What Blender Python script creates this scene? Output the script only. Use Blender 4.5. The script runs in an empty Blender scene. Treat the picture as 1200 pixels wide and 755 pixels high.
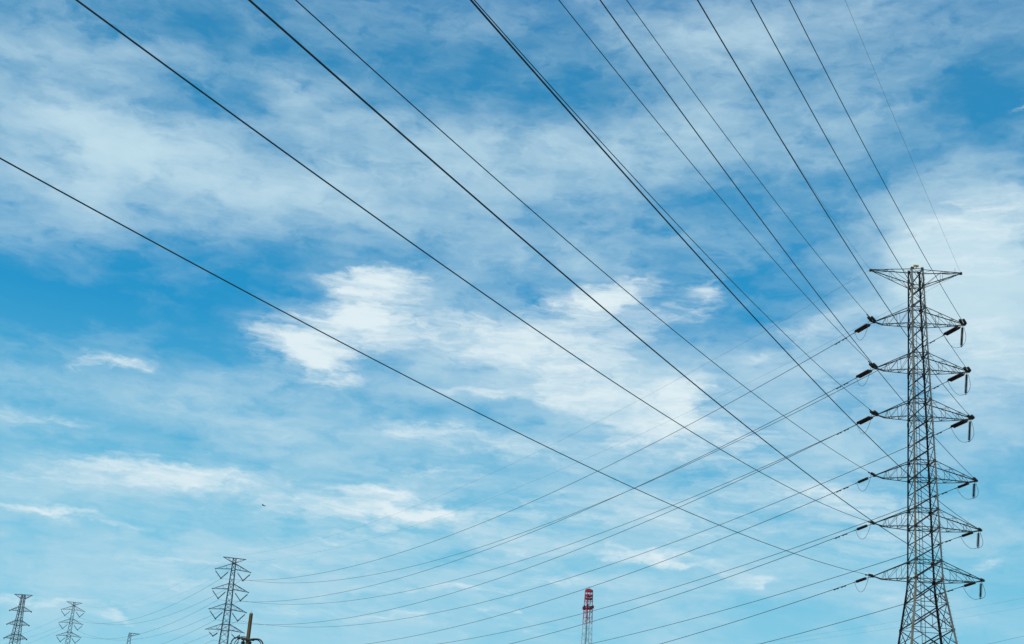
import bpy, bmesh, math, random
from mathutils import Vector, Matrix
random.seed(7)
SC = bpy.context.scene
COL = SC.collection
EYE = 1.7

# ------------------------------------------------------------------ camera
F_PX, PITCH, ROLL = 1577.06, 0.33, -0.07237
cam_d = bpy.data.cameras.new('camera')
cam_d.sensor_width = 36.0
cam_d.lens = F_PX / 1200.0 * 36.0
cam_d.clip_start = 0.1
cam_d.clip_end = 20000
cam = bpy.data.objects.new('camera', cam_d)
COL.objects.link(cam)
FW = Vector((0, math.cos(PITCH), math.sin(PITCH)))
_R0 = Vector((1, 0, 0)); _U0 = Vector((0, -math.sin(PITCH), math.cos(PITCH)))
RT = _R0 * math.cos(ROLL) - _U0 * math.sin(ROLL)
UP = _R0 * math.sin(ROLL) + _U0 * math.cos(ROLL)
m = Matrix((RT, UP, -FW)).transposed().to_4x4()
m.translation = Vector((0, 0, EYE))
cam.matrix_world = m
SC.camera = cam
SC.render.resolution_x, SC.render.resolution_y = 1024, 644

def ray(px, py):
    return (FW + RT * (px - 600) / F_PX + UP * (377.5 - py) / F_PX).normalized()
def at(px, py, Y):
    d = ray(px, py)
    return Vector((0, 0, EYE)) + d * (Y / d.y)
def azel(px, py):
    d = ray(px, py)
    return math.atan2(d.x, d.y), math.asin(d.z)

# ------------------------------------------------------------------ sky
SUN_EL, SUN_AZ = math.radians(52), math.radians(-118)     # azimuth measured from +Y towards +X
world = bpy.data.worlds.new('World'); SC.world = world
world.use_nodes = True
try:
    world.cycles.sampling_method = 'MANUAL'; world.cycles.sample_map_resolution = 512
except Exception: pass
NT = world.node_tree; NT.nodes.clear()
def N(t, **kw):
    n = NT.nodes.new(t)
    for k, v in kw.items(): setattr(n, k, v)
    return n
def L(a, b): NT.links.new(a, b)
def mth(op, a, b=None, c=None, clamp=False):
    n = N('ShaderNodeMath', operation=op); n.use_clamp = clamp
    for i, v in enumerate((a, b, c)):
        if v is None: continue
        if hasattr(v, 'links'): L(v, n.inputs[i])
        else: n.inputs[i].default_value = v
    return n.outputs[0]
def vmth(op, a, b=None):
    n = N('ShaderNodeVectorMath', operation=op)
    for i, v in enumerate((a, b)):
        if v is None: continue
        if hasattr(v, 'links'): L(v, n.inputs[i])
        elif isinstance(v, (int, float)): n.inputs['Scale'].default_value = v
        else: n.inputs[i].default_value = v
    return n.outputs[0] if op not in ('DOT_PRODUCT', 'LENGTH') else n.outputs['Value']
def mixc(fac, a, b):
    n = N('ShaderNodeMix', data_type='RGBA'); n.clamp_factor = True
    if hasattr(fac, 'links'): L(fac, n.inputs[0])
    else: n.inputs[0].default_value = fac
    for i, v in ((6, a), (7, b)):
        if hasattr(v, 'links'): L(v, n.inputs[i])
        else: n.inputs[i].default_value = (*v, 1)
    return n.outputs[2]
def noise(vec, scale, detail, rough=.5, dist=0.0):
    n = N('ShaderNodeTexNoise'); n.noise_dimensions = '3D'
    L(vec, n.inputs['Vector']); n.inputs['Scale'].default_value = scale
    n.inputs['Detail'].default_value = detail; n.inputs['Roughness'].default_value = rough
    n.inputs['Distortion'].default_value = dist
    return n
def smooth(v, a, b):
    n = N('ShaderNodeMapRange', interpolation_type='SMOOTHSTEP'); L(v, n.inputs[0])
    n.inputs[1].default_value = a; n.inputs[2].default_value = b
    return n.outputs[0]
def lin(c):   # sRGB 0..255 -> linear
    return tuple(((x/255)/12.92 if x/255 <= .04045 else ((x/255+.055)/1.055)**2.4) for x in c)
SKY_STRENGTH = 0.1
def skyc(c): return tuple(x / SKY_STRENGTH for x in lin(c))

tc = N('ShaderNodeTexCoord')
sep = N('ShaderNodeSeparateXYZ'); L(tc.outputs['Generated'], sep.inputs[0])
az = mth('ARCTAN2', sep.outputs[0], sep.outputs[1])
el = mth('ARCSINE', sep.outputs[2])
comb = N('ShaderNodeCombineXYZ'); L(az, comb.inputs[0]); L(el, comb.inputs[1])
AE = comb.outputs[0]                       # azimuth, elevation in radians
# streaky coordinates: cloud texture drawn out sideways
mp = N('ShaderNodeMapping'); L(AE, mp.inputs[0])
mp.inputs['Rotation'].default_value = (0, 0, math.radians(5)); mp.inputs['Scale'].default_value = (1.0, 2.2, 1)
ST = mp.outputs[0]
# domain warp, shared
w1 = noise(ST, 9.0, 3, .55); w2 = noise(ST, 34.0, 4, .6)
warp = vmth('ADD', vmth('SCALE', vmth('SUBTRACT', w1.outputs['Color'], (.5, .5, .5)), 0.055),
                   vmth('SCALE', vmth('SUBTRACT', w2.outputs['Color'], (.5, .5, .5)), 0.04))
warp = vmth('MULTIPLY', warp, (1.0, .55, 0))
AEW = vmth('ADD', AE, warp)                # warped coordinates for the cloud bodies
AES = vmth('ADD', AE, vmth('SCALE', warp, .8))

K = 1 / F_PX
def blobs(coord, lst):
    """sum of soft elliptical cloud banks: (px, py, rx, ry, tilt in degrees, amount)"""
    acc = None
    sp = N('ShaderNodeSeparateXYZ'); L(coord, sp.inputs[0])
    for (px, py, rx, ry, tilt, amp) in lst:
        a, e = azel(px, py)
        mpn = N('ShaderNodeMapping', vector_type='TEXTURE'); cb = N('ShaderNodeCombineXYZ'); L(sp.outputs[0], cb.inputs[0]); L(sp.outputs[1], cb.inputs[1])
        if acc is not None: L(acc, cb.inputs[2])          # keeps the node chain serial (shader stack)
        L(cb.outputs[0], mpn.inputs[0])
        mpn.inputs['Location'].default_value = (a, e, 0)
        mpn.inputs['Rotation'].default_value = (0, 0, math.radians(-tilt + 4))
        mpn.inputs['Scale'].default_value = (rx*K/math.cos(e), ry*K, 1e6)
        d = vmth('DOT_PRODUCT', mpn.outputs[0], mpn.outputs[0])
        g = mth('POWER', .42, d)
        acc = mth('MULTIPLY', g, amp) if acc is None else mth('MULTIPLY_ADD', g, amp, acc)
    return acc
VEIL = [
 (120,150,135,38,2,.62),(60,215,110,30,0,.40),(190,190,110,35,4,.28),(40,50,90,28,0,.30),(250,75,90,18,3,.18),
 (330,215,120,26,0,.34),(470,155,120,26,2,.38),(600,190,160,34,0,.36),(520,215,120,20,0,.20),(350,110,50,20,0,.25),
 (700,170,60,25,0,.25),(860,50,110,45,3,.42),(960,20,80,25,0,.25),(790,150,90,40,0,.18),(930,150,110,30,-3,.16),
 (600,290,150,35,0,.30),(470,250,130,25,0,.22),(250,260,160,25,3,.24),(90,275,80,20,0,.22),
 (1130,290,90,55,-14,.62),(1180,380,70,70,0,.50),(1080,300,60,40,0,.30),(1050,380,60,50,0,.22),(1180,470,60,45,0,.30),
 (830,560,170,45,-3,.20),(560,440,220,60,4,.22),(780,470,120,50,0,.25),(940,400,60,28,-14,.40),(1000,520,90,40,0,.25),
 (150,640,160,40,0,.20),(560,650,260,40,0,.18),(80,575,120,22,0,.22),(320,560,80,25,0,.10),(330,500,110,20,0,.15),
 (1100,120,90,40,0,-.12),(560,100,90,26,0,-.16),(690,90,60,25,0,-.10),(140,365,210,44,0,-.36),(320,300,90,18,0,-.20),
 (880,240,100,22,0,-.16),(860,360,60,30,0,-.14),(300,105,30,14,0,-.14),(200,30,60,22,0,-.14),(200,375,120,16,0,-.10),
 (1180,130,40,50,0,-.16),(250,590,40,14,0,-.18),(70,620,70,8,3,-.16),(60,500,90,18,0,.10),

 (600,400,200,70,6,.16),(200,600,200,60,0,.10),(430,370,80,30,0,.25),(640,420,130,40,8,.30),(760,490,70,30,0,.15),(450,590,110,30,3,.15),(160,560,140,20,3,.12),(520,515,110,20,3,.15),
 (430,190,120,30,0,.16),(280,235,140,26,0,.14),(60,60,90,30,0,.12),(700,240,90,30,0,.14),(880,120,120,60,0,.10),(1140,350,80,80,0,.20),(960,450,110,50,0,.16),
 (870,640,200,50,0,.16),(330,690,260,50,0,.12),(1130,560,90,50,0,.14),(30,430,60,20,0,-.10),
 (250,470,170,28,0,.26),(330,520,120,26,0,.16),(90,400,60,14,0,.10),(860,190,150,60,0,.12),(1010,180,80,60,0,.10),(700,300,80,30,0,.14),(210,420,120,14,0,.06),
 (120,105,90,10,4,-.20),(300,125,40,12,0,-.14),(430,130,60,10,4,-.16),(250,165,60,10,0,-.10),(250,190,90,10,0,-.10),(180,275,90,14,0,.12),
 (130,690,200,30,0,.10),(700,700,300,30,0,.10),(1060,250,40,30,0,.14),
 (1140,40,80,40,0,.14),(1160,180,60,30,0,.08),(1150,300,90,70,-10,.26),(1150,420,90,60,0,.16),(120,160,120,30,2,.12),(640,140,90,20,0,-.12),(80,320,120,16,0,.10),(560,560,120,30,3,.08),
]
WISP = [
 (300,590,420,90,3,.26),(820,600,260,90,3,.26),(560,430,260,60,6,.20),(330,710,360,50,2,.20),(1080,640,120,90,0,.16),(1120,350,120,110,0,.16),(1000,440,100,60,-10,.22),

 (452,330,46,14,-4,.70),(425,350,34,24,0,.5),(418,370,36,16,-10,.70),(450,345,50,18,10,.35),(350,410,36,20,14,.42),(375,428,48,14,6,.55),(470,382,90,10,4,.45),
 (560,408,85,17,4,.55),(655,430,95,26,8,.62),(620,395,60,16,2,.55),(712,348,58,17,-4,.75),(700,375,60,20,0,.5),(735,400,40,20,-10,.5),
 (600,460,110,12,4,.55),(700,470,70,18,6,.50),(760,490,60,22,4,.52),(805,478,30,28,-30,.55),(800,375,40,9,-8,.25),(826,340,20,22,-30,.30),(530,375,70,9,3,.35),
 (895,408,40,10,-16,.45),(960,380,40,16,-18,.25),(850,520,70,24,4,.35),
 (125,431,42,7,-3,.75),(90,437,26,5,0,.35),(150,433,28,6,0,.3),(10,488,34,8,-4,.5),(55,492,38,4,0,.3),
 (120,545,60,8,-3,.45),(190,560,90,9,4,.5),(240,560,45,8,3,.45),(60,563,70,9,0,.38),(20,596,60,4,4,.6),(60,604,50,3,3,.35),(120,610,30,3,3,.2),
 (440,572,50,7,10,.6),(470,598,65,8,4,.75),(495,603,30,6,4,.5),(450,612,60,5,3,.3),(430,590,60,16,4,.3),(500,500,60,8,4,.45),(545,512,60,9,4,.5),(600,530,60,7,4,.4),
 (380,628,60,4,3,.35),(760,657,45,6,3,.65),(825,661,36,5,2,.6),(730,648,40,4,4,.4),(905,676,26,5,0,.5),(730,514,40,10,-4,.3),
 (1130,262,80,30,-14,.26),(1180,290,60,50,0,.24),(1160,400,60,26,0,.30),(1080,340,50,20,0,.2),(1194,124,9,4,-14,.7),(1090,210,30,5,-10,.2),(1130,232,24,4,4,.25),
 (45,706,60,4,3,.40),(90,708,40,4,4,.4),(148,728,22,3,4,.5),(215,681,24,6,4,.45),(150,732,14,2,0,.3),(1160,648,40,6,0,.4),(1000,605,40,10,4,.3),(960,580,50,16,12,.4),(1040,700,30,6,0,.3),
 (570,724,16,4,4,.4),(600,722,10,3,0,.4),(500,548,60,6,3,.25),
 (400,392,70,22,0,.35),(480,438,90,13,5,-.50),(560,470,90,10,4,-.40),(640,500,80,14,4,-.35),(470,362,60,8,8,-.25),(790,428,50,14,10,-.30),(560,340,80,20,0,-.04),
 (352,406,38,18,12,.40),(380,425,44,14,4,.45),(715,350,50,20,-6,.45),(805,480,36,30,-24,.32),(690,400,50,26,-8,.10),(1120,266,70,30,-16,.20),(1020,330,40,40,0,-.20),(1170,430,50,40,0,.22),(1110,480,60,30,0,.15),
 (830,345,14,26,-24,.40),(815,360,30,12,-20,.30),(455,324,40,9,6,.3),(470,575,40,8,10,.3),(500,600,40,6,6,.3),(360,670,50,5,3,.3),(520,690,80,4,3,.3),(450,720,80,4,3,.25),(230,655,70,5,3,.2),(640,680,60,5,0,.3),(620,740,60,5,0,.3),
 (375,402,60,24,4,.30),(830,345,26,22,0,-.22),(420,320,40,10,0,-.2),
 (340,445,60,14,8,.25),(420,400,80,16,4,.22),
]
VEIL_BASE, VEIL_NOISE, VEIL_FINE = .23, 1.15, .48
BAND, GAP = 1.15, .19
WISP_NOISE, WISP_FINE = 2.4, 1.3
# (picture row in the middle of the frame, sRGB of the clear sky there)
GRADE = [(930,(165,222,240)),(755,(130,203,230)),(640,(104,192,224)),(520,(76,174,216)),(400,(28,150,205)),(300,(30,145,199)),(180,(40,142,194)),(60,(46,137,188)),(-60,(60,132,188))]
VEILC = skyc((190,220,234))
WISPC = skyc((222,238,244))

# soft veil layer
n_soft = noise(vmth('ADD', ST, warp), 13.0, 9, .58)
mpb = N('ShaderNodeMapping'); L(AE, mpb.inputs[0])
mpb.inputs['Rotation'].default_value = (0, 0, math.radians(3)); mpb.inputs['Scale'].default_value = (1.0, 5.5, 1); mpb.inputs['Location'].default_value = (7.3, 2.1, .9)
n_band = noise(vmth('ADD', mpb.outputs[0], vmth('SCALE', warp, 2.2)), 8.0, 6, .55)
low = mth('SUBTRACT', 1.0, smooth(el, azel(600, 560)[1], azel(600, 300)[1]))
n_gap = noise(vmth('ADD', ST, vmth('SCALE', warp, .5)), 24.0, 6, .6)
n_fine = noise(vmth('ADD', ST, vmth('SCALE', warp, .8)), 38.0, 7, .60)
veil_raw = mth('ADD', blobs(AES, VEIL), VEIL_BASE)
veil_raw = mth('MULTIPLY_ADD', mth('SUBTRACT', n_soft.outputs[0], .5), VEIL_NOISE, veil_raw)
veil_raw = mth('MULTIPLY_ADD', mth('SUBTRACT', n_fine.outputs[0], .5), VEIL_FINE, veil_raw)
veil_raw = mth('MULTIPLY_ADD', mth('MULTIPLY', mth('SUBTRACT', n_band.outputs[0], .47), low), BAND, veil_raw)
veil_raw = mth('MULTIPLY_ADD', smooth(n_gap.outputs[0], .50, .68), -GAP, veil_raw)
veil = smooth(veil_raw, -.14, 1.30)
# crisp wispy layer
mp2 = N('ShaderNodeMapping'); L(AE, mp2.inputs[0])
mp2.inputs['Rotation'].default_value = (0, 0, math.radians(12)); mp2.inputs['Scale'].default_value = (1.0, 4.2, 1)
mp2.inputs['Location'].default_value = (3.1, 1.7, .4)
W2 = vmth('ADD', mp2.outputs[0], vmth('SCALE', warp, 1.6))
n_w1 = noise(W2, 16.0, 9, .60); n_w2 = noise(W2, 60.0, 6, .6)
wn = mth('ADD', mth('MULTIPLY', mth('SUBTRACT', n_w1.outputs[0], .5), WISP_NOISE), mth('MULTIPLY', mth('SUBTRACT', n_w2.outputs[0], .5), WISP_FINE))
bw = blobs(AEW, WISP)
gate = smooth(bw, .02, .45)
wisp = smooth(mth('ADD', bw, mth('MULTIPLY', wn, gate)), .02, 1.60)
# clear sky: Nishita, graded to the deep blue of the photograph
sky = N('ShaderNodeTexSky', sky_type='NISHITA'); sky.sun_disc = False
sky.sun_elevation = SUN_EL; sky.sun_rotation = SUN_AZ; sky.altitude = 0
sky.air_density = 1.0; sky.dust_density = 0.6; sky.ozone_density = 2.0
ramp = N('ShaderNodeValToRGB'); L(mth('DIVIDE', el, .75, clamp=True), ramp.inputs[0])
cr = ramp.color_ramp
while len(cr.elements) > 1: cr.elements.remove(cr.elements[-1])
for i, (px_y, c) in enumerate(GRADE):
    p = max(0, min(1, azel(600, px_y)[1] / .75))
    e_ = cr.elements[0] if i == 0 else cr.elements.new(p)
    e_.position = p; e_.color = (*lin(c), 1)
graded = vmth('SCALE', ramp.outputs[0], 1 / SKY_STRENGTH)
base = mixc(.93, sky.outputs[0], graded)
c1 = mixc(veil, base, VEILC)
c2 = mixc(wisp, c1, WISPC)
# overhead and behind the photograph: plain bright cloudy sky
bg = N('ShaderNodeBackground'); L(c2, bg.inputs[0]); bg.inputs[1].default_value = SKY_STRENGTH
out = N('ShaderNodeOutputWorld'); L(bg.outputs[0], out.inputs[0])

# ------------------------------------------------------------------ sun, exposure
sd = bpy.data.lights.new('sun', 'SUN'); sd.energy = 2.4; sd.angle = math.radians(.53); sd.color = (1.0, .93, .82)
sun = bpy.data.objects.new('sun', sd); COL.objects.link(sun)
sdir = Vector((math.sin(SUN_AZ)*math.cos(SUN_EL), math.cos(SUN_AZ)*math.cos(SUN_EL), math.sin(SUN_EL)))
sun.rotation_euler = sdir.to_track_quat('Z', 'Y').to_euler()
vs = SC.view_settings
vs.view_transform = 'Standard'; vs.look = 'None'; vs.exposure = 0; vs.gamma = 1; vs.use_curve_mapping = False

# ------------------------------------------------------------------ materials
def mat(name, col, rough=.6, metal=0.0, var=None, vscale=3.0, vdetail=4, spec=.5):
    m = bpy.data.materials.new(name); m.use_nodes = True
    nt = m.node_tree; b = nt.nodes['Principled BSDF']
    b.inputs['Roughness'].default_value = rough; b.inputs['Metallic'].default_value = metal
    b.inputs['Specular IOR Level'].default_value = spec
    if var is None:
        b.inputs['Base Color'].default_value = (*col, 1)
    else:
        t = nt.nodes.new('ShaderNodeTexCoord'); n = nt.nodes.new('ShaderNodeTexNoise')
        n.inputs['Scale'].default_value = vscale; n.inputs['Detail'].default_value = vdetail
        r = nt.nodes.new('ShaderNodeValToRGB'); r.color_ramp.elements[0].position = .38; r.color_ramp.elements[1].position = .62
        r.color_ramp.elements[0].color = (*col, 1); r.color_ramp.elements[1].color = (*var, 1)
        nt.links.new(t.outputs['Object'], n.inputs['Vector']); nt.links.new(n.outputs[0], r.inputs[0])
        nt.links.new(r.outputs[0], b.inputs['Base Color'])
    return m
M = dict(
    leg=mat('weathered lit leg steel', (.13, .125, .11), .6, .0, (.28, .26, .21), .45),  # near legs: light falling on their outer faces is put into the tone
    rust=mat('brown weathered lit leg steel', (.24, .17, .09), .7, .0, (.30, .29, .25), .35),  # rusty near leg, its lit look also painted into the colour
    dark=mat('dark bracing and shaded leg steel', (.018, .018, .018), .8, .0, (.04, .038, .034), .8),  # bracing; on the far legs this dark tone stands for shade
    steel=mat('galvanised bracing steel', (.025, .025, .024), .7, .0, (.13, .125, .11), .7),
    far=mat('haze-tinted distant galvanised steel', (.10, .12, .135), .7, .0, (.14, .16, .175), .2),  # paler and bluer than near steel: air haze painted into the colour
    ins=mat('brown glazed porcelain', (.035, .018, .016), .35, 0, (.06, .03, .025), 6),
    insg=mat('grey haze-tinted insulator sheds', (.05, .07, .085), .45, 0, (.08, .10, .12), 2),  # blue cast of the distant air is mixed into this grey
    wire=mat('aged aluminium conductor', (.035, .035, .037), .7, 0, (.06, .06, .06), .3),
    jump=mat('jumper cable', (.06, .065, .07), .6, 0, (.10, .10, .10), 2),
    gw=mat('steel earth wire', (.16, .17, .18), .6, 0, (.22, .22, .22), .3),
    fit=mat('black line fittings', (.03, .03, .03), .6, 0, (.05, .05, .05), 5),
    marker=mat('yellow painted plate', (.62, .38, .03), .5, 0, (.70, .44, .05), 3),
    red=mat('red tower paint', (.66, .035, .07), .5, 0, (.56, .04, .065), .6),
    dred=mat('deep red panels', (.26, .014, .04), .5, 0, (.32, .02, .045), 1.0),
    white=mat('white tower paint', (.70, .74, .73), .5, 0, (.78, .80, .78), .6),
    conc=mat('tan weathered pole', (.13, .08, .03), .9, 0, (.20, .13, .06), 1.6),
    pcap=mat('pale pole cap', (.5, .48, .42), .7, 0, (.58, .55, .5), 4),
    black=mat('black cable sheath', (.02, .02, .022), .5, 0, (.035, .035, .035), 3),
    bird=mat('dark bird feathers', (.03, .03, .03), .8, 0, (.06, .05, .05), 9),
    grass=mat('dry grass ground', (.07, .09, .035), .95, 0, (.14, .12, .06), .08),
    footing=mat('concrete footing', (.32, .31, .29), .9, 0, (.40, .39, .37), 2),
)

# ------------------------------------------------------------------ mesh helpers
def frame(d):
    d = d.normalized()
    a = Vector((0, 0, 1)) if abs(d.z) < .95 else Vector((1, 0, 0))
    u = d.cross(a).normalized(); v = u.cross(d).normalized()
    return u, v
class MB:
    def __init__(s): s.v = []; s.f = []
    def ring(s, pts):
        i = len(s.v); s.v += [tuple(p) for p in pts]; return list(range(i, i + len(pts)))
    def bar(s, a, b, w, h=None):
        """solid rectangular bar"""
        a = Vector(a); b = Vector(b); h = h or w
        u, v = frame(b - a); u = u * w/2; v = v * h/2
        r = [s.ring([p - u - v, p + u - v, p + u + v, p - u + v]) for p in (a, b)]
        for k in range(4): s.f.append((r[0][k], r[0][(k+1) % 4], r[1][(k+1) % 4], r[1][k]))
        s.f.append(tuple(reversed(r[0]))); s.f.append(tuple(r[1]))
    def angle(s, a, b, w, inward, t=None):
        """steel angle section: two flanges meeting at the outer corner; inward points into the section"""
        a = Vector(a); b = Vector(b); d = (b - a).normalized(); t = t or max(.012, w * .12)
        n = Vector(inward); n = (n - d * n.dot(d))
        if n.length < 1e-6: n = frame(d)[0]
        n.normalize(); m_ = d.cross(n)
        f1 = (n + m_).normalized(); f2 = (n - m_).normalized()
        prof = [Vector((0, 0)), Vector((w, 0)), Vector((w, t)), Vector((t, t)), Vector((t, w)), Vector((0, w))]
        r = [s.ring([p + f1 * q.x + f2 * q.y for q in prof]) for p in (a, b)]
        for k in range(6): s.f.append((r[0][k], r[0][(k+1) % 6], r[1][(k+1) % 6], r[1][k]))
        s.f.append(tuple(reversed(r[0]))); s.f.append(tuple(r[1]))
    def tube(s, pts, rad, n=6, caps=True):
        pts = [Vector(p) for p in pts]; rings = []
        for i, p in enumerate(pts):
            d = pts[min(i+1, len(pts)-1)] - pts[max(i-1, 0)]
            u, v = frame(d); r_ = rad[i] if isinstance(rad, (list, tuple)) else rad
            rings.append(s.ring([p + (u * math.cos(2*math.pi*k/n) + v * math.sin(2*math.pi*k/n)) * r_ for k in range(n)]))
        for a, b in zip(rings, rings[1:]):
            for k in range(n): s.f.append((a[k], a[(k+1) % n], b[(k+1) % n], b[k]))
        if caps: s.f.append(tuple(reversed(rings[0]))); s.f.append(tuple(rings[-1]))
    def box(s, c, sx, sy, sz):
        c = Vector(c); s.bar(c - Vector((0, 0, sz/2)), c + Vector((0, 0, sz/2)), sy, sx)
    def plate(s, c, n, w, h, t=.02):
        n = Vector(n).normalized(); s.bar(Vector(c) - n*t/2, Vector(c) + n*t/2, w, h)
    def mesh(s, name, m):
        me = bpy.data.meshes.new(name); me.from_pydata(s.v, [], s.f); me.materials.append(m)
        bm = bmesh.new(); bm.from_mesh(me); bmesh.ops.recalc_face_normals(bm, faces=bm.faces); bm.to_mesh(me); bm.free()
        return me
    def build(s, name, m, parent=None, loc=None):
        return put(name, s.mesh(name, m), parent, loc)
def put(name, me, parent=None, loc=None):
    o = bpy.data.objects.new(name, me); COL.objects.link(o)
    if parent is not None: o.parent = parent
    if loc is not None: o.location = loc
    return o
def tag(o, label, cat, group=None, kind=None):
    if label: o['label'] = label
    if cat: o['category'] = cat
    if group: o['group'] = group
    if kind: o['kind'] = kind
    return o
def thing(name, label, cat, loc, rz=0, group=None):
    o = bpy.data.objects.new(name, None); COL.objects.link(o); o.empty_display_size = .5
    o.location = loc; o.rotation_euler = (0, 0, rz)
    return tag(o, label, cat, group)
def copy_tree(o, parent=None):
    c = o.copy(); COL.objects.link(c); c.parent = parent
    for ch in [x for x in KIDS if x.parent == o]: copy_tree(ch, c)
    return c
KIDS = []
def interp(tab, z):
    for (z0, h0), (z1, h1) in zip(tab, tab[1:]):
        if z >= z1: return h1 + (h0 - h1) * (z - z1) / (z0 - z1)
    return tab[-1][1]

# ------------------------------------------------------------------ ground (below the frame, the pylons stand on it)
g = MB()
nr = 48; R_ = [0, 60, 150, 400, 1000, 2500, 6000, 12000]
c0 = g.ring([(0, 0, 0)])[0]; prev = None
for r_ in R_[1:]:
    cur = g.ring([(r_*math.cos(2*math.pi*k/nr), r_*math.sin(2*math.pi*k/nr), 0) for k in range(nr)])
    for k in range(nr):
        if prev is None: g.f.append((c0, cur[k], cur[(k+1) % nr]))
        else: g.f.append((prev[k], cur[k], cur[(k+1) % nr], prev[(k+1) % nr]))
    prev = cur
tag(g.build('ground', M['grass']), None, None, None, 'structure')

# ------------------------------------------------------------------ insulators
def insulator_mesh(name, length, rad, n, m, seg=10):
    """cap-and-pin string along +Z from 0 to length, shed by shed"""
    b = MB(); pts = []; rs = []; step = length / n
    pts.append((0, 0, 0)); rs.append(rad*.25)
    for i in range(n):
        z = i * step
        for dz, r_ in ((.04, .35), (.30, .42), (.52, 1.0), (.66, .93), (.72, .40), (.96, .30)):
            pts.append((0, 0, z + dz*step)); rs.append(rad * r_)
    pts.append((0, 0, length)); rs.append(rad*.25)
    b.tube(pts, rs, seg)
    return b.mesh(name, m)
INS_BIG = insulator_mesh('heavy insulator', 2.15, .165, 15, M['ins'])
INS_SMALL = insulator_mesh('light insulator', 1.65, .165, 12, M['ins'])
INS_PILOT = insulator_mesh('pilot insulator', 2.3, .18, 16, M['ins'])
INS_PILOT_S = insulator_mesh('short pilot insulator', 1.55, .19, 12, M['ins'])
INS_V = insulator_mesh('suspension insulator', 3.05, .23, 20, M['insg'], 8)
def orient(o, p, d):
    o.location = p; o.rotation_mode = 'QUATERNION'; o.rotation_quaternion = Vector(d).to_track_quat('Z', 'Y')

# ------------------------------------------------------------------ spans
def span(a, b, sag, n):
    a = Vector(a); b = Vector(b); out = []
    for i in range(n + 1):
        t = i / n; p = a + (b - a) * t; p.z -= 4 * sag * t * (1 - t); out.append(p)
    return out
def along(pts, s):
    for p, q in zip(pts, pts[1:]):
        l = (q - p).length
        if s <= l: return p + (q - p) * (s / l), (q - p).normalized()
        s -= l
    return pts[-1], (pts[-1] - pts[-2]).normalized()

# side, level: tip of the arm, where the near span ends, its sag, where the far span ends, its sag (metres above the eye)
SPANS = {
    (-1, 0): ([42.52, 150.0, 61.32], [-46.74, -80.21, 21.65], 6.0, [-81.61, 407.95, 58.68], 7.62),
    (1, 0): ([53.43, 150.0, 61.73], [-57.66, -79.61, 57.17], 3.49, [-75.21, 409.89, 57.77], 7.48),
    (-1, 1): ([42.8, 150.0, 54.71], [-63.49, -72.33, 46.7], 6.13, [-81.31, 408.04, 52.16], 9.76),
    (1, 1): ([53.58, 150.0, 55.22], [-57.32, -79.57, 46.29], 6.3, [-75.22, 409.91, 52.57], 10.75),
    (-1, 2): ([42.9, 150.0, 48.99], [-63.49, -72.25, 41.37], 6.2, [-81.27, 408.05, 45.88], 9.09),
    (1, 2): ([53.85, 150.0, 49.4], [-55.57, -80.5, 39.29], 6.86, [-75.18, 409.93, 46.3], 9.83),
    (-1, 3): ([42.89, 150.0, 43.3], [-62.95, -72.43, 37.34], 6.85, [-81.16, 408.08, 40.04], 9.35),
    (1, 3): ([54.01, 150.0, 43.72], [-52.91, -81.87, 30.55], 7.57, [-74.9, 410.01, 40.46], 9.87),
    (-1, 4): ([42.55, 150.0, 36.11], [-63.32, -72.16, 28.62], 6.22, [-81.08, 408.1, 34.15], 9.19),
    (1, 4): ([54.18, 150.0, 36.37], [-58.72, -79.15, 33.12], 6.1, [-74.94, 410.01, 34.32], 9.54),
    (-1, 5): ([42.35, 150.0, 30.6], [-57.06, -75.1, 17.57], 6.28, [-81.54, 407.97, 28.5], 9.06),
    (1, 5): ([54.42, 150.0, 30.7], [-51.56, -82.69, 15.4], 5.49, [-74.95, 410.01, 28.52], 9.0),
    (-1, 6): ([42.14, 150.0, 24.64], [-69.56, -68.99, 21.61], 6.49, [-81.54, 407.97, 22.59], 9.3),
    (1, 6): ([54.45, 150.0, 25.05], [-56.45, -80.41, 18.67], 6.57, [-74.94, 410.01, 22.59], 9.48),
}
for k in SPANS:
    t_, n_, s1_, f_, s2_ = SPANS[k]; up = Vector((0, 0, EYE))
    SPANS[k] = (Vector(t_) + up, Vector(n_) + up, s1_, Vector(f_) + up, s2_)

def conductor(name, label, cat, group, a, b, sag, m, rad, s0, s1=0, n=90, dampers=()):
    pts = span(a, b, sag, n)
    fine = span(a, b, sag, 900)
    p0, d0 = along(fine, s0)
    tot = sum((q - p).length for p, q in zip(fine, fine[1:]))
    path = [p0]
    acc = 0
    for p, q in zip(pts, pts[1:]):
        acc += (q - p).length
        if acc > s0 + .5 and acc < tot - s1 - .5: path.append(q)
    path.append(along(fine, tot - s1)[0])
    b_ = MB(); b_.tube([x - p0 for x in path], rad, 6)
    o = b_.build(name, m, None, p0); tag(o, label, cat, group)
    for k, s in enumerate(dampers):
        pc, d = along(fine, s0 + s)
        mb = MB(); dn = Vector((0, 0, -.10))
        mb.tube([pc - p0 - d*.32 + dn*.6, pc - p0 + d*.32 + dn*.6], .025, 6)
        mb.bar(pc - p0, pc - p0 + dn, .05)
        for sg in (-1, 1): mb.tube([pc - p0 + d*sg*.18 + dn*.6, pc - p0 + d*sg*.40 + dn*.6], .075, 8)
        mb.build('vibration_damper', M['fit'], o)
    return o

ORD = ['peak', 'topmost', 'second', 'third', 'fourth', 'fifth', 'lowest']
SIDE = {-1: 'left', 1: 'right'}

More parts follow.
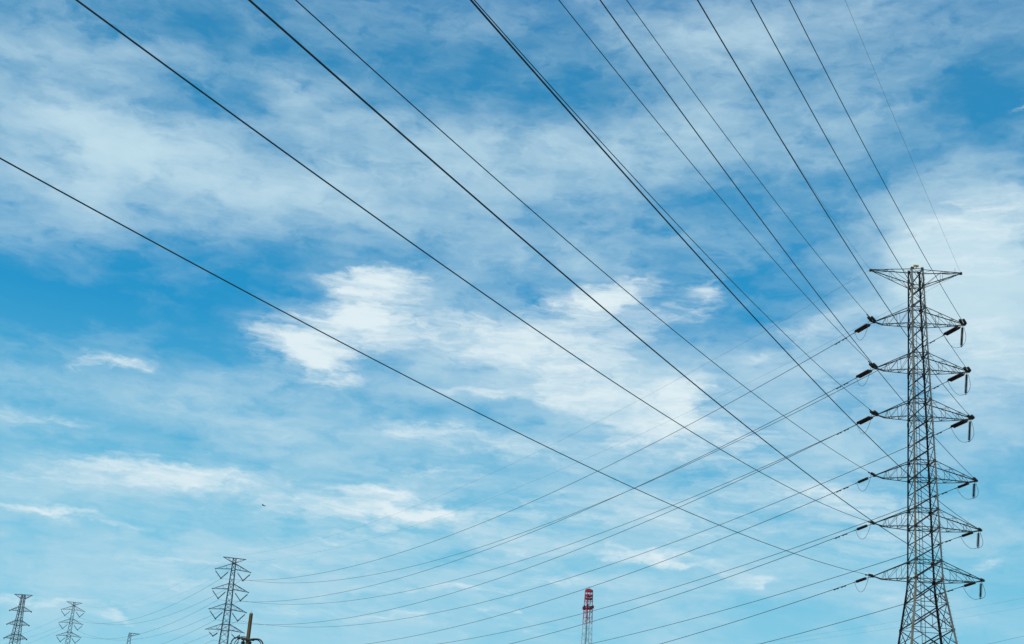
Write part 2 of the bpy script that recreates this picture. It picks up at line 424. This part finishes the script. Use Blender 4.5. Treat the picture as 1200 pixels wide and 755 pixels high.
# ------------------------------------------------------------------ the near tension pylon
AX, AY = 47.97, 150.0
ZA = {k: (SPANS[-1, k][0].z + SPANS[1, k][0].z) / 2 for k in range(7)}
PROF = [(ZA[0] + .1, .74), (ZA[1], .87), (ZA[6], 1.56), (ZA[6] - 1.2, 1.66), (0, 5.3)]
def tension_body(root, prof, zlev, mats, W, rich=True):
    """four angle-section legs, four braced faces, level frames; local coordinates, z from the ground"""
    h = lambda z: interp(prof, z)
    top = prof[0][0]
    for sx, sy in ((-1, -1), (1, -1), (-1, 1), (1, 1)):
        b = MB(); zs = [p[0] for p in prof] 
        for z0, z1 in zip(zs, zs[1:]):
            b.angle((sx*h(z0), sy*h(z0), z0), (sx*h(z1), sy*h(z1), z1), W['leg'] * (1.25 if z1 < 5 else 1), (-sx, -sy, 0), W['leg']*.16)
        if rich:   # bolted splice plates and step pegs
            z = 3.0
            while z < top - 1:
                c = Vector((sx*h(z), sy*h(z), z)); b.plate(c + Vector((-sx*.09, sy*.012, 0)), (0, sy, 0), .24, .5, .03); b.plate(c + Vector((sx*.012, -sy*.09, 0)), (sx, 0, 0), .24, .5, .03)
                z += 5.9
            if (sx, sy) == (1, -1):
                z = 4.0
                while z < top - .5:
                    b.bar((sx*h(z), sy*h(z), z), (sx*h(z) + .17, sy*h(z), z), .022); z += .42
        b.build('leg', mats['leg_lit' if sy < 0 else 'leg'] if not (sx < 0 and sy < 0) else mats['leg_rust_lit'], root)
        if rich:
            f = MB(); f.box((sx*h(0), sy*h(0), .2), 1.1, 1.1, .6); f.build('footing', M['footing'], root)
    # panel heights
    nodes = [top]
    nodes.append(zlev[0] - W['peak'])
    for k in range(1, len(zlev)):
        za, zb = nodes[-1], zlev[k] + W['root']
        n = max(1, round((za - zb) / (W['panel'])))
        for i in range(1, n + 1): nodes.append(za + (zb - za) * i / n)
        nodes.append(zlev[k] - .3)
    z = nodes[-1]; low = []
    step = W['low']
    while z - step > 1.0:
        z -= step; low.append(z); step *= 1.12
    low.append(.5)
    levels = {round(v, 3) for v in [top, nodes[1]] + [zz + W['root'] for zz in zlev[1:]] + [zz - .3 for zz in zlev[1:]]}
    allz = nodes + low
    for ax, sg in ((0, -1), (0, 1), (1, -1), (1, 1)):      # front, back, left, right
        b = MB(); dk = MB()
        def P(t, z):
            hh = h(z)
            return Vector((t*hh, sg*hh, z)) if ax == 0 else Vector((sg*hh, t*hh, z))
        nin = Vector((0, -sg, 0)) if ax == 0 else Vector((-sg, 0, 0))
        for i, (z0, z1) in enumerate(zip(allz, allz[1:])):
            big = z0 <= zlev[-1]
            w = W['brace'] * (1.25 if big else 1); lt = W['brace'] * (.95 if big else .6)
            o1 = nin * .03; o2 = nin * .11
            if big:
                zm = (z0 + z1) / 2
                dk.angle(P(-1, z1) + o1, P(1, z0) + o1, w, nin); b.angle(P(1, z1) + o2, P(-1, z0) + o2, w * .8, nin)
                c = (P(-1, z1) + P(1, z0) + P(1, z1) + P(-1, z0)) / 4
                if rich:
                    for s in (-1, 1):
                        q = (c + P(s, z1)) / 2; q2 = (c + P(s, z0)) / 2
                        b.angle(P(s, zm) + o1, q + o1, lt*.7, nin); b.angle(P(s, zm) + o2, q2 + o2, lt*.7, nin)
                        b.angle(q + o1, P(s, (zm + z1)/2) + o1, lt*.5, nin)
                    b.bar(c + o2, (P(-1, z1) + P(1, z1))/2 + o2, .05)
            else:
                s = 1 if (ax == 0) == (sg < 0 or True) else -1
                dk.angle(P(-s, z1) + o1, P(s, z0) + o1, w, nin); b.angle(P(s, z1) + o2, P(-s, z0) + o2, lt, nin)
            if round(z0, 3) in levels or big:
                b.angle(P(-1, z0) + nin*.07, P(1, z0) + nin*.07, W['brace'] * (.9 if round(z0, 3) in levels else .6), nin)
            if rich and round(z0, 3) in levels:
                for s in (-1, 1): b.plate(P(s, z0) + (P(-s, z0) - P(s, z0)).normalized() * .16 + nin*.01, nin, .34, .34, .03) 
        b.build('face_bracing', mats['brace'], root); dk.build('main_diagonal_bracing', mats['dark'], root)
    for z in sorted(levels):
        b = MB()
        z = min(z, top - .02); hh = h(z) - .06
        b.angle((-hh, -hh, z), (hh, hh, z), W['brace']*.6, (1, -1, 0)); b.angle((-hh, hh, z - .09), (hh, -hh, z - .09), W['brace']*.6, (1, 1, 0))
        b.bar((-hh, -hh, z - .045), (-hh, hh, z - .045), W['brace']*.5); b.bar((hh, -hh, z - .045), (hh, hh, z - .045), W['brace']*.5)
        b.build('level_frame', mats['brace'], root)
    return h

def crossarm(root, side, h, zr, tip, root_h, mats, w, nb=3, peak=False, name='crossarm', drop=.35):
    """pyramid arm from both legs of a side to one tip; tip in local coordinates"""
    T = Vector(tip); b = MB(); s = side
    if peak:
        hi = [Vector((s*h(zr), y*h(zr), zr)) for y in (-1, 1)]; lo = [Vector((s*h(zr - root_h), y*h(zr - root_h), zr - root_h)) for y in (-1, 1)]
    else:
        hi = [Vector((s*h(zr + root_h), y*h(zr + root_h), zr + root_h)) for y in (-1, 1)]
        lo = [Vector((s*h(zr - drop), y*h(zr - drop), zr - drop)) for y in (-1, 1)]
    E = lambda y: T + Vector((0, y*.10, 0))
    knee = []
    for i, y in enumerate((-1, 1)):
        if peak:
            b.angle(hi[i], E(y), w, (-s, -y, -.3)); b.angle(lo[i], E(y) - Vector((0, 0, .12)), w, (0, -y, .6))
            kn = None
        else:
            kx = T.x - s*.95
            kn = Vector((kx, y*.22, T.z - drop*.95)); knee.append(kn)
            b.angle(hi[i], E(y), w, (0, -y, -.6)); b.angle(lo[i], kn, w, (0, -y, .6)); b.angle(kn, E(y) - Vector((0, 0, .07)), w, (0, -y, .6))
    def H(i, t): return hi[i].lerp(E((-1, 1)[i]), t)
    def Lo(i, t):
        if peak: return lo[i].lerp(E((-1, 1)[i]) - Vector((0, 0, .1)), t)
        return lo[i].lerp(knee[i], min(1, t / .83))
    w2 = w * .55; w3 = w * .5
    ts = [j / nb for j in range(nb)] + [.9]
    for i in (0, 1):
        for j in range(len(ts) - 1):
            t0, t1 = ts[j], ts[j+1]; off = Vector((0, (.03, -.03)[i], 0))
            if j: b.angle(H(i, t0) + off, Lo(i, t0) + off, w3, (-s, 0, 0))
            if j % 2 == 0: b.angle(Lo(i, t0) + off, H(i, t1) + off, w2, (-s, 0, 0)) if peak else b.angle(H(i, t0) + off, Lo(i, t1) + off, w2, (-s, 0, 0))
            else: b.angle(H(i, t0) + off, Lo(i, t1) + off, w2, (-s, 0, 0))
    n2 = nb * 2
    for j in range(n2):     # plan bracing of the lower and upper face
        t0, t1 = j / n2 * .9, (j + 1) / n2 * .9
        a_, c_ = (0, 1) if j % 2 else (1, 0)
        b.angle(Lo(a_, t0) + Vector((0, 0, .03)), Lo(c_, t1) + Vector((0, 0, .03)), w3, (0, 0, 1))
        if j % 2 == 0 and j: b.angle(Lo(0, t0), Lo(1, t0), w3, (0, 0, 1))
        if j < n2 - 1 and j % 2 == 0: b.angle(H(a_, t0), H(c_, t1), w3, (0, 0, -1))
    b.box(T + Vector((0, 0, -.06)), .30 if not peak else .2, .34, .22)
    return b.build(name, mats['brace'], root)


R_NEAR = {k: v * .80 for k, v in {(-1,6):.030,(-1,5):.031,(1,6):.031,(-1,4):.031,(1,5):.032,(-1,3):.033,(-1,2):.034,(1,4):.035,(-1,1):.035,(1,3):.038,(1,2):.038,(1,1):.038}.items()}
R_FAR, R_GW, R_BD, SAG_BD = .033, .011, .031, 7.6
MA = dict(leg=M['dark'], leg_lit=M['leg'], leg_rust_lit=M['rust'], brace=M['steel'], dark=M['dark'])  # lit near legs and shaded far legs are set by material colour
WA = dict(leg=.18, brace=.08, panel=1.75, root=1.8, peak=2.0, low=2.55)
pylon = thing('transmission_pylon', 'tallest lattice steel pylon at right with six pairs of arms and brown insulators', 'pylon', (AX, AY, 0), 0, None)
hA = tension_body(pylon, PROF, [ZA[k] for k in range(7)], MA, WA)
base = Vector((AX, AY, 0))
for k in range(7):
    for s in (-1, 1):
        tip, near, s1, far, s2 = SPANS[s, k]
        lt = tip - base
        arm = crossarm(pylon, s, hA, ZA[k], lt, WA['peak'] if k == 0 else WA['root'], MA, .085 if k else .08, 3 if k else 2, k == 0)
        if k == 0:
            b = MB(); b.tube([lt + Vector((0, -.1, -.1)), lt + Vector((0, -.35, -.25))], .06, 6); b.box(lt + Vector((0, 0, -.12)), .25, .3, .2); b.build('earth_wire_clamp', M['fit'], arm)
            if s > 0:
                b = MB(); b.tube([lt + Vector((-.7, 0, .02)), lt + Vector((-.7, 0, .55))], .02, 5); b.build('peg', M['fit'], arm)
            continue
        big = k <= 3
        me = INS_BIG if big else INS_SMALL; ln = 2.15 if big else 1.65
        lead = .95 if big else 1.15
        fine_f = span(tip, far, s2, 900); fine_n = span(tip, near, s1, 900)
        ends = []
        for fine, ld in ((fine_f, lead), (fine_n, .35)):
            p, d = along(fine, ld); e, _ = along(fine, ld + ln + .25); side_v = d.cross(Vector((0, 0, 1))).normalized()
            b = MB(); t0 = tip + Vector((0, 0, -.12))
            b.tube([t0 - base, p - base - d*.12], .035, 6)
            for sg in ((-.2, .2) if big else (0,)):
                o = put('insulator_string', me, arm); orient(o, p - base + side_v * sg, d)
            if big:
                b.bar(p - base - side_v*.27 - d*.1, p - base + side_v*.27 - d*.1, .11, .05)
            b.build('strain_link', M['fit'], arm); b = MB()
            if big:
                q = p + d*(ln + .06) - base
                b.bar(q - side_v*.27, q + side_v*.27, .11, .05)
            b.tube([p + d*(ln + .02) - base, e - base + d*.3], .05, 6)
            b.build('dead_end_clamp', M['fit'], arm)
            ends.append(e)
        # jumper loop under the arm
        pf, pn = ends[0] - base, ends[1] - base
        if s > 0:
            pl = 2.3 if big else 1.55
            top_p = tip - base + Vector((-.15, .25, -.35)); dvec = Vector((-.09, 0, -1)).normalized()
            o = put('pilot_insulator', INS_PILOT if big else INS_PILOT_S, arm); orient(o, top_p, dvec)
            bot = top_p + dvec * (pl + .12)
            b = MB(); b.tube([top_p - dvec*.3, top_p], .03, 6); b.build('hanger_link', M['fit'], arm)
            b = MB(); b.box(bot, .16, .16, .1); b.build('pilot_clamp', M['fit'], arm)
            pts = []
            for i in range(15):
                t = i / 14; q = pf.lerp(bot, t); q.z -= (1.15 if big else .95) * 4*t*(1-t) ** 1.15 * .75 ; pts.append(q)
            for i in range(1, 13):
                t = i / 12; q = bot.lerp(pn, t); q.z -= .5 * 4*t*(1-t); q.x += .5 * math.sin(math.pi*t); pts.append(q)
        else:
            pts = []
            for i in range(25):
                t = i / 24; q = pf.lerp(pn, t); q.z -= (1.75 if big else 1.45) * (4*t*(1-t)) ** .8; pts.append(q)
        b = MB(); b.tube(pts, .022, 6); b.build('jumper_cable', M['jump'], arm)
# caged ladder inside the body, marker plate on the top
b = MB(); zz = 4.0; x0, y0 = -.45, .35
while zz < ZA[1] - 1:
    b.bar((x0, y0, zz), (x0 + .42, y0, zz), .022); zz += .35
for x_ in (x0, x0 + .42): b.bar((x_, y0, 3.5), (x_*.8 if x_ < 0 else x_, y0, ZA[1] - .6), .05)
b.build('ladder', M['steel'], pylon)
b = MB(); b.box((-.12, -.62, ZA[0] + .42), .62, .05, .30); b.build('marker_plate', M['marker'], pylon)
b = MB(); b.bar((-.12, -.66, ZA[0]), (-.12, -.66, ZA[0] + .5), .05); b.build('plate_bracket', M['steel'], pylon)

# ------------------------------------------------------------------ conductors of the near line
NEAR = {(-1, 6): 'leftmost black wire, sweeping from the left edge down to the lowest left arm',
        (-1, 5): 'black wire from the far left top edge down to the fifth left arm',
        (1, 6): 'thick black wire, second along the top edge, passing behind to the lowest right arm',
        (-1, 4): 'thin black wire just right of the thick one, descending to the fourth left arm',
        (1, 5): 'left and thicker wire of the close double pair, going to the fifth right arm',
        (-1, 3): 'right and thinner wire of the close double pair, ending at the third left arm',
        (-1, 2): 'black wire right of the double pair, ending at the second left arm',
        (1, 4): 'wire crossing close over the second left arm and on to the fourth right arm',
        (-1, 1): 'black wire coming down from the top edge to the topmost left arm',
        (1, 3): 'bold wire crossing the topmost left arm on its way to the third right arm',
        (1, 2): 'wire crossing the left peak of the pylon down to the second right arm',
        (1, 1): 'wire crossing the right peak of the pylon down to the topmost right arm'}
for (s, k), (tip, near, s1, far, s2) in SPANS.items():
    if k == 0: continue
    big = k <= 3
    conductor('power_line', NEAR[s, k], 'power line', 'overhead wires from the large pylon towards the viewer', tip, near, s1, M['wire'],
              R_NEAR[s, k], .35 + (2.15 if big else 1.65) + .3, 0, 110, (1.3,) if s < 0 else ())
    conductor('power_line', 'wire from large pylon\'s %s %s arm sagging left to the V-insulator pylon' % (ORD[k], SIDE[s]), 'power line',
              'wires between the large pylon and the V-insulator pylon', tip, far, s2, M['wire'],
              R_FAR, (.95 if big else 1.15) + (2.15 if big else 1.65) + .3, 0, 90, (1.9, 3.2))
for s in (-1, 1):
    tip, near, s1, far, s2 = SPANS[s, 0]
    conductor('earth_wire', 'faint thin earth wire rising from large pylon\'s %s peak to the top edge' % SIDE[s], 'earth wire',
              'thin earth wires of the large pylon', tip, near, s1, M['gw'], R_GW, .1, 0, 110)
    conductor('earth_wire', 'faint earth wire from large pylon\'s %s peak down to the V-insulator pylon' % SIDE[s], 'earth wire',
              'thin earth wires of the large pylon', tip, far, s2, M['gw'], R_GW * 1.0, .1, 0, 90)

# ------------------------------------------------------------------ suspension pylon with V strings, and its twin farther off
def suspension_pylon(label, loc, rz, ztop, nlev, group, mats, W):
    root = thing('suspension_pylon', label, 'pylon', loc, rz, group)
    zl = [ztop - 3.35 - i * 5.95 for i in range(6)]
    prof = [(ztop, .52), (zl[0], .62), (zl[5], 1.5), (0, 4.2)]
    h = tension_body(root, prof, [ztop] + zl, mats, W, False)
    for k in range(7):
        for s in (-1, 1):
            if k == 0: tip = Vector((s*3.35, 0, ztop + .02)); zr = ztop
            else: tip = Vector((s*(5.15 + .13*k), 0, zl[k-1] - .35)); zr = zl[k-1]
            arm = crossarm(root, s, h, zr, tip, 1.35 if k == 0 else 1.7, mats, W['arm'], 3 if k else 2, k == 0, 'crossarm', .0)
            if k == 0: continue
            small = k == 4
            c = Vector((s*3.3, 0, zl[k-1] - 3.05 + (.9 if k > 3 else 0)))
            for off in (-1, 1):
                a = Vector((s*3.3 + off*(1.85 if k <= 3 else 1.2), 0, zl[k-1] - (1.0 if k <= 3 else 1.15)))
                d = c - a
                o = put('insulator_string', INS_V, arm); orient(o, a, d); o.scale = (1, 1, d.length / 3.05)
                b = MB(); b.tube([Vector((a.x + off*.35, 0, zl[k-1] - .1)), a], .03, 5); b.build('hanger_link', mats['brace'], arm)
            b = MB(); b.box(c + Vector((0, 0, -.12)), .25, .35, .2); b.tube([c + Vector((-.25, 0, .0)), c + Vector((.25, 0, 0))], .05, 6)
            b.build('suspension_clamp', M['fit'], arm)
    return root, [Vector((0, 0, z)) for z in zl]
MFAR = dict(leg=M['far'], leg_lit=M['far'], leg_rust_lit=M['far'], brace=M['far'], dark=M['far'])
WB = dict(leg=.18, brace=.10, panel=2.0, root=1.55, peak=1.35, low=3.0, arm=.11)
bx = at(273, 654, 409)
BPOS = Vector((-78.24, 408.99, 0)); BTOP = 58.6 + EYE
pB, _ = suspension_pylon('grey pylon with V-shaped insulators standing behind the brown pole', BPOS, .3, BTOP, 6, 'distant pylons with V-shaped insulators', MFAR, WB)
dtop = at(87.3, 706, 640)
DPOS = Vector((dtop.x, dtop.y, 0))
WD = dict(WB); WD.update(leg=.19, brace=.10, arm=.11)
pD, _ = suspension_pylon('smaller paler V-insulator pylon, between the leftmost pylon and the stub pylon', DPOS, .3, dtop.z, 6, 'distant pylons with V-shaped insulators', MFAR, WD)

# wires from the V pylon on to its twin
def vpoint(pos, ztop, s, k, off=3.3):
    u = Vector((math.cos(.3), math.sin(.3), 0))
    if k == 0: return Vector((pos.x, pos.y, ztop)) + u*s*3.3
    return Vector((pos.x, pos.y, ztop - 3.35 - (k-1)*5.95 - 3.05 + (.9 if k > 3 else 0) - .15)) + u*s*off
for s in (-1, 1):
    for k in range(0, 5):
        a = SPANS[s, k][3] if k else vpoint(BPOS, BTOP, s, 0)
        c = vpoint(DPOS, dtop.z, s, k)
        conductor('power_line' if k else 'earth_wire', 'distant wire between the %s %s arms of the two V-insulator pylons' % (ORD[k], SIDE[s]) if k else 'distant faint earth wire between the %s peaks of the two V-insulator pylons' % SIDE[s],
                  'power line' if k else 'earth wire', 'wires between the two V-insulator pylons', a, c, SAG_BD, M['wire'] if k else M['gw'], R_BD if k else R_GW, 0, 0, 60)
# beyond the twin the line runs on, down out of the frame to the left
for s in (-1, 1):
    for k in (1, 2, 3):
        a = vpoint(DPOS, dtop.z, s, k); c = a + Vector((-150, 190, -2))
        if (s, k) in ((-1, 1), (1, 1), (-1, 2)):
            conductor('power_line', 'pale wire leaving the smaller V-insulator pylon\'s %s %s arm towards the left' % (SIDE[s], ORD[k]), 'power line', 'wires beyond the smaller V-insulator pylon', a, c, 9, M['wire'], R_BD*.8, 0, 0, 40)

# ------------------------------------------------------------------ leftmost distant pylon of the strain type
etop = at(27.7, 697, 600); EPOS = Vector((etop.x, etop.y, 0)); EZ = etop.z
eroot = thing('tension_pylon', 'leftmost distant pylon, broad dark lattice body with plain pointed arms', 'pylon', EPOS, -.05)
EL = [EZ - .0] + [EZ - 7.0 - i*5.9 for i in range(5)]
EPROF = [(EZ, .75), (EL[1], 1.0), (EL[5], 2.3), (0, 5.2)]
WE = dict(leg=.26, brace=.11, panel=2.4, root=1.7, peak=1.9, low=4.2, arm=.15)
MFE = dict(leg=M['far'], leg_lit=M['far'], leg_rust_lit=M['far'], brace=M['far'], dark=M['dark'])
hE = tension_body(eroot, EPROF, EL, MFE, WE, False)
for k in range(6):
    for s in (-1, 1):
        tip = Vector((s*(4.0 if k == 0 else 4.65 + .12*k), 0, EL[k] + (0 if k == 0 else .1)))
        arm = crossarm(eroot, s, hE, EL[k], tip, 1.9, MFE, WE['arm'], 3 if k else 2, k == 0, 'crossarm', .15)
        if k:
            o = put('insulator_string', INS_SMALL, arm); orient(o, tip + Vector((0, .1, -.1)), (-.35, .9, -.15))
            o = put('insulator_string', INS_SMALL, arm); orient(o, tip + Vector((0, -.1, -.1)), (.2, -.9, -.15))

# ------------------------------------------------------------------ small stub pylon with one-sided arm
ft = at(152.6, 742, 780); fr = thing('stub_pylon', 'tiny pale one-armed lattice pylon top beside the lower left wires', 'pylon', (ft.x, ft.y, 0), .25)
FP = [(ft.z, .75), (ft.z - 12, 1.3), (0, 4.2)]
WF = dict(leg=.24, brace=.14, panel=2.2, root=1.5, peak=1.5, low=4.5)
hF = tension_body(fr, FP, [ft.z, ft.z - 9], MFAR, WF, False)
for k, zz in enumerate((ft.z, ft.z - 9)):
    crossarm(fr, 1, hF, zz, Vector((5.4, 0, zz)), 1.7, MFAR, .17, 3, True, 'crossarm')

# ------------------------------------------------------------------ red and white telecom tower
tt = at(690.3, 692, 320); TPOS = Vector((tt.x, tt.y, 0)); TZ = tt.z
tel = thing('telecom_tower', 'slim lattice telecom tower, red at the top and white below', 'telecom tower', TPOS, .35)
def tsec(name, z0, z1, m, w):
    b = MB(); hw = lambda z: .66 + (TZ - z) * .020
    n = max(1, round((z0 - z1) / 1.3))
    for sx, sy in ((-1, -1), (1, -1), (1, 1), (-1, 1)):
        b.bar((sx*hw(z0), sy*hw(z0), z0), (sx*hw(z1), sy*hw(z1), z1), w)
    for i in range(n):
        za = z0 + (z1 - z0)*i/n; zb = z0 + (z1 - z0)*(i+1)/n
        for (ax, ay), (cx, cy) in (((-1, -1), (1, -1)), ((1, -1), (1, 1)), ((1, 1), (-1, 1)), ((-1, 1), (-1, -1))):
            A_ = Vector((ax*hw(za), ay*hw(za), za)); B_ = Vector((cx*hw(zb), cy*hw(zb), zb)); C_ = Vector((cx*hw(za), cy*hw(za), za))
            A2 = Vector((ax*hw(zb), ay*hw(zb), zb))
            b.bar(A_, B_, w*.45) if i % 2 else b.bar(C_, A2, w*.45)
            b.bar(A_, C_, w*.5)
    return b.build(name, m, tel)
tsec('red_section', TZ, TZ - 7.6, M['red'], .12)
tsec('white_section', TZ - 7.6, TZ - 17.5, M['white'], .12)
tsec('red_section', TZ - 17.5, TZ - 27, M['red'], .20)
tsec('white_section', TZ - 27, TZ - 36.5, M['white'], .24)
tsec('red_section', TZ - 36.5, .3, M['red'], .26)
def ringdeck(z, r_, hgt, m, thick=.12):
    b = MB(); n = 12; pts = [Vector((r_*math.cos(2*math.pi*i/n), r_*math.sin(2*math.pi*i/n), z)) for i in range(n + 1)]
    for p, q in zip(pts, pts[1:]):
        b.bar(p, q, thick); b.bar(p + Vector((0, 0, hgt)), q + Vector((0, 0, hgt)), thick*.6); b.bar(p, p + Vector((0, 0, hgt)), .05)
    for i in range(4): b.bar((0, 0, z), pts[i*3], .08)
    return b.build('platform', m, tel)
ringdeck(TZ - .3, .80, .40, M['red'], .20); ringdeck(TZ - 1.35, .78, .3, M['red'], .18); ringdeck(TZ - 2.05, .86, .3, M['dred'], .16); ringdeck(TZ - 4.3, .95, .5, M['dred'], .18)
b = MB()
for i in range(7):
    t = math.pi * i / 6; b.bar((math.cos(t)*.8, 0, TZ + math.sin(t)*.35), (math.cos(t + .52)*.8, 0, TZ + math.sin(t + .52)*.35), .12) if i < 6 else None
b.tube([(0, 0, TZ), (0, 0, TZ + .9)], .05, 6); b.build('cap', M['red'], tel)
for i, (x_, y_) in enumerate(((-1.1, -.3), (-.6, -1.0), (.15, -1.1), (.85, -.8), (-1.0, .5), (.95, .4))):
    b = MB(); b.box((x_, y_, TZ - 4.1 + (.25 if i % 2 else -.1)), .42, .2, 1.05 if i < 2 else .7); b.bar((x_*.6, y_*.6, TZ - 4.1), (x_, y_, TZ - 4.1), .08); b.build('antenna_panel', M['dred'], tel)
b = MB(); b.bar((-.35, -.5, TZ - 1), (-.42, -.6, TZ - 7.6), .30, .12); b.build('cable_run', M['red'], tel)
b = MB(); b.bar((-.42, -.6, TZ - 7.6), (-.9, -.9, 1), .22, .10); b.build('cable_run', M['jump'], tel)
f = MB(); f.box((0, 0, .2), 4.2, 4.2, .5); f.build('footing', M['footing'], tel)

# ------------------------------------------------------------------ brown distribution pole with curved cable brackets
pt = at(294.4, 719.4, 115); pole = thing('utility_pole', 'square brown pole with black cable brackets in front of a distant pylon', 'utility pole', (pt.x, pt.y, 0), -.35)
PZ = pt.z
b = MB(); hw = [.115, .16]
r0 = b.ring([(sx*.16, sy*.16, 0) for sx, sy in ((-1, -1), (1, -1), (1, 1), (-1, 1))]); r1 = b.ring([(sx*.11, sy*.11, PZ) for sx, sy in ((-1, -1), (1, -1), (1, 1), (-1, 1))])
for i in range(4): b.f.append((r0[i], r0[(i+1) % 4], r1[(i+1) % 4], r1[i]))
b.f.append(tuple(r1)); b.f.append(tuple(reversed(r0)))
b.build('post', M['conc'], pole)
b = MB(); b.box((0, 0, PZ + .05), .17, .17, .09); b.tube([(.03, 0, PZ + .09), (.03, 0, PZ + .32)], .012, 5); b.build('cap', M['pcap'], pole)
zc = PZ - 2.15
b = MB()
b.bar((-.50, -.17, zc), (.50, -.17, zc), .12, .10); b.bar((-.5, .17, zc), (.5, .17, zc), .12, .10); b.bar((-.42, -.19, zc - .75), (.42, -.19, zc - .75), .10, .10)
b.build('crossarm', M['black'], pole)
for x_ in (-.31, .31):
    b = MB(); b.tube([(x_, -.18, zc - .05), (x_, -.18, zc - .12), (x_, -.18, zc - .16), (x_, -.18, zc - .75), (x_, -.18, zc - .8)], [.06, .06, .15, .15, .05], 10)
    for j in range(4): b.tube([(x_, -.18, zc - .2 - j*.14), (x_, -.18, zc - .25 - j*.14)], .18, 10)
    b.build('cutout_fuse', M['black'], pole)
def bow(x_in, x_out, zin, drop, rad, off, m='black', name='cable_bracket'):
    s = 1 if x_out > x_in else -1; pts = [Vector((x_in, off, zin))]; R0 = abs(x_out - x_in) * .42
    pts.append(Vector((x_out - s*R0*1.5, off, zin + .06)))
    for i in range(0, 10):
        a = math.pi/2 * i / 9; pts.append(Vector((x_out - s*R0 + s*R0*math.sin(a), off, zin + .06 - R0 + R0*math.cos(a))))
    pts.append(Vector((x_out, off, zin - drop)))
    b = MB(); b.tube(pts, rad, 8); return b.build(name, M[m], pole)
bow(.1, 1.55, zc + .04, 2.6, .06, -.1); bow(.1, 1.33, zc - .03, 2.4, .04, -.02)
bow(-.1, -1.5, zc + .12, 2.6, .055, -.1); bow(-.1, -1.20, zc + .02, 2.4, .035, .0); bow(-.1, -.95, zc + .22, 1.0, .025, .1)
for p_, q_ in (((-1.4, -.1, zc - .75), (-.85, -.05, zc - .2)), ((-.95, .1, zc - .55), (-.5, 0, zc - .3)), ((1.33, -.02, zc - .6), (1.55, -.1, zc - .6))):
    b = MB(); b.bar(p_, q_, .04); b.build('brace', M['black'], pole)
for x_ in (-.85, -.98):
    b = MB(); b.tube([(x_, .05, zc + .02), (x_, .05, zc + .08), (x_, .05, zc + .30)], [.05, .07, .03], 8); b.build('pin_insulator', M['insg'], pole)

# ------------------------------------------------------------------ far wires passing low behind the large pylon
def far_wire(label, p1, p2, Y1, Y2, sag, rad, ext=1.6):
    a = at(*p1, Y1); c = at(*p2, Y2); d = c - a
    a2 = a - d*ext; c2 = c + d*ext
    return conductor('power_line', label, 'power line', 'distant wires low behind the large pylon', a2, c2, sag, M['wire'], rad, 0, 0, 60)
far_wire('upper of two faint distant wires crossing low behind the large pylon', (1002, 730), (1200, 694.0), 700, 640, 3, .022, 1.2)
far_wire('lower of two faint distant wires crossing low behind the large pylon', (960, 742.5), (1200, 705.5), 700, 640, 3, .022, 1.0)
far_wire('clear thin wire in the bottom right corner, right of the large pylon', (1121, 756), (1200, 738.3), 360, 330, 1.5, .026, 2.0)

# ------------------------------------------------------------------ one bird, far up
bp = at(308.6, 592.6, 170)
b = MB()
b.tube([(0, -.20, 0), (0, -.12, .01), (0, 0, .02), (0, .12, 0), (0, .24, -.01)], [.01, .035, .055, .035, .01], 8)
bird = b.build('bird', M['bird'], None, bp); bird.rotation_euler = (0, .25, 1.1); tag(bird, 'tiny dark bird flying in the open sky above the V-insulator pylon', 'bird')
for s in (-1, 1):
    w = MB()
    top = w.ring([(s*.03, .08, .03), (s*.03, -.08, .03), (s*.20, -.05, .10), (s*.36, -.08, .06), (s*.34, -.01, .06), (s*.20, .09, .10)])
    bot = w.ring([(s*.03, .08, .015), (s*.03, -.08, .015), (s*.20, -.05, .085), (s*.36, -.08, .05), (s*.34, -.01, .05), (s*.20, .09, .085)])
    w.f.append(tuple(top)); w.f.append(tuple(reversed(bot)))
    for i in range(6): w.f.append((top[i], top[(i+1) % 6], bot[(i+1) % 6], bot[i]))
    w.build('wing', M['bird'], bird)
b = MB(); b.bar((0, -.20, 0), (0, -.34, 0), .07, .012); b.build('tail', M['bird'], bird)
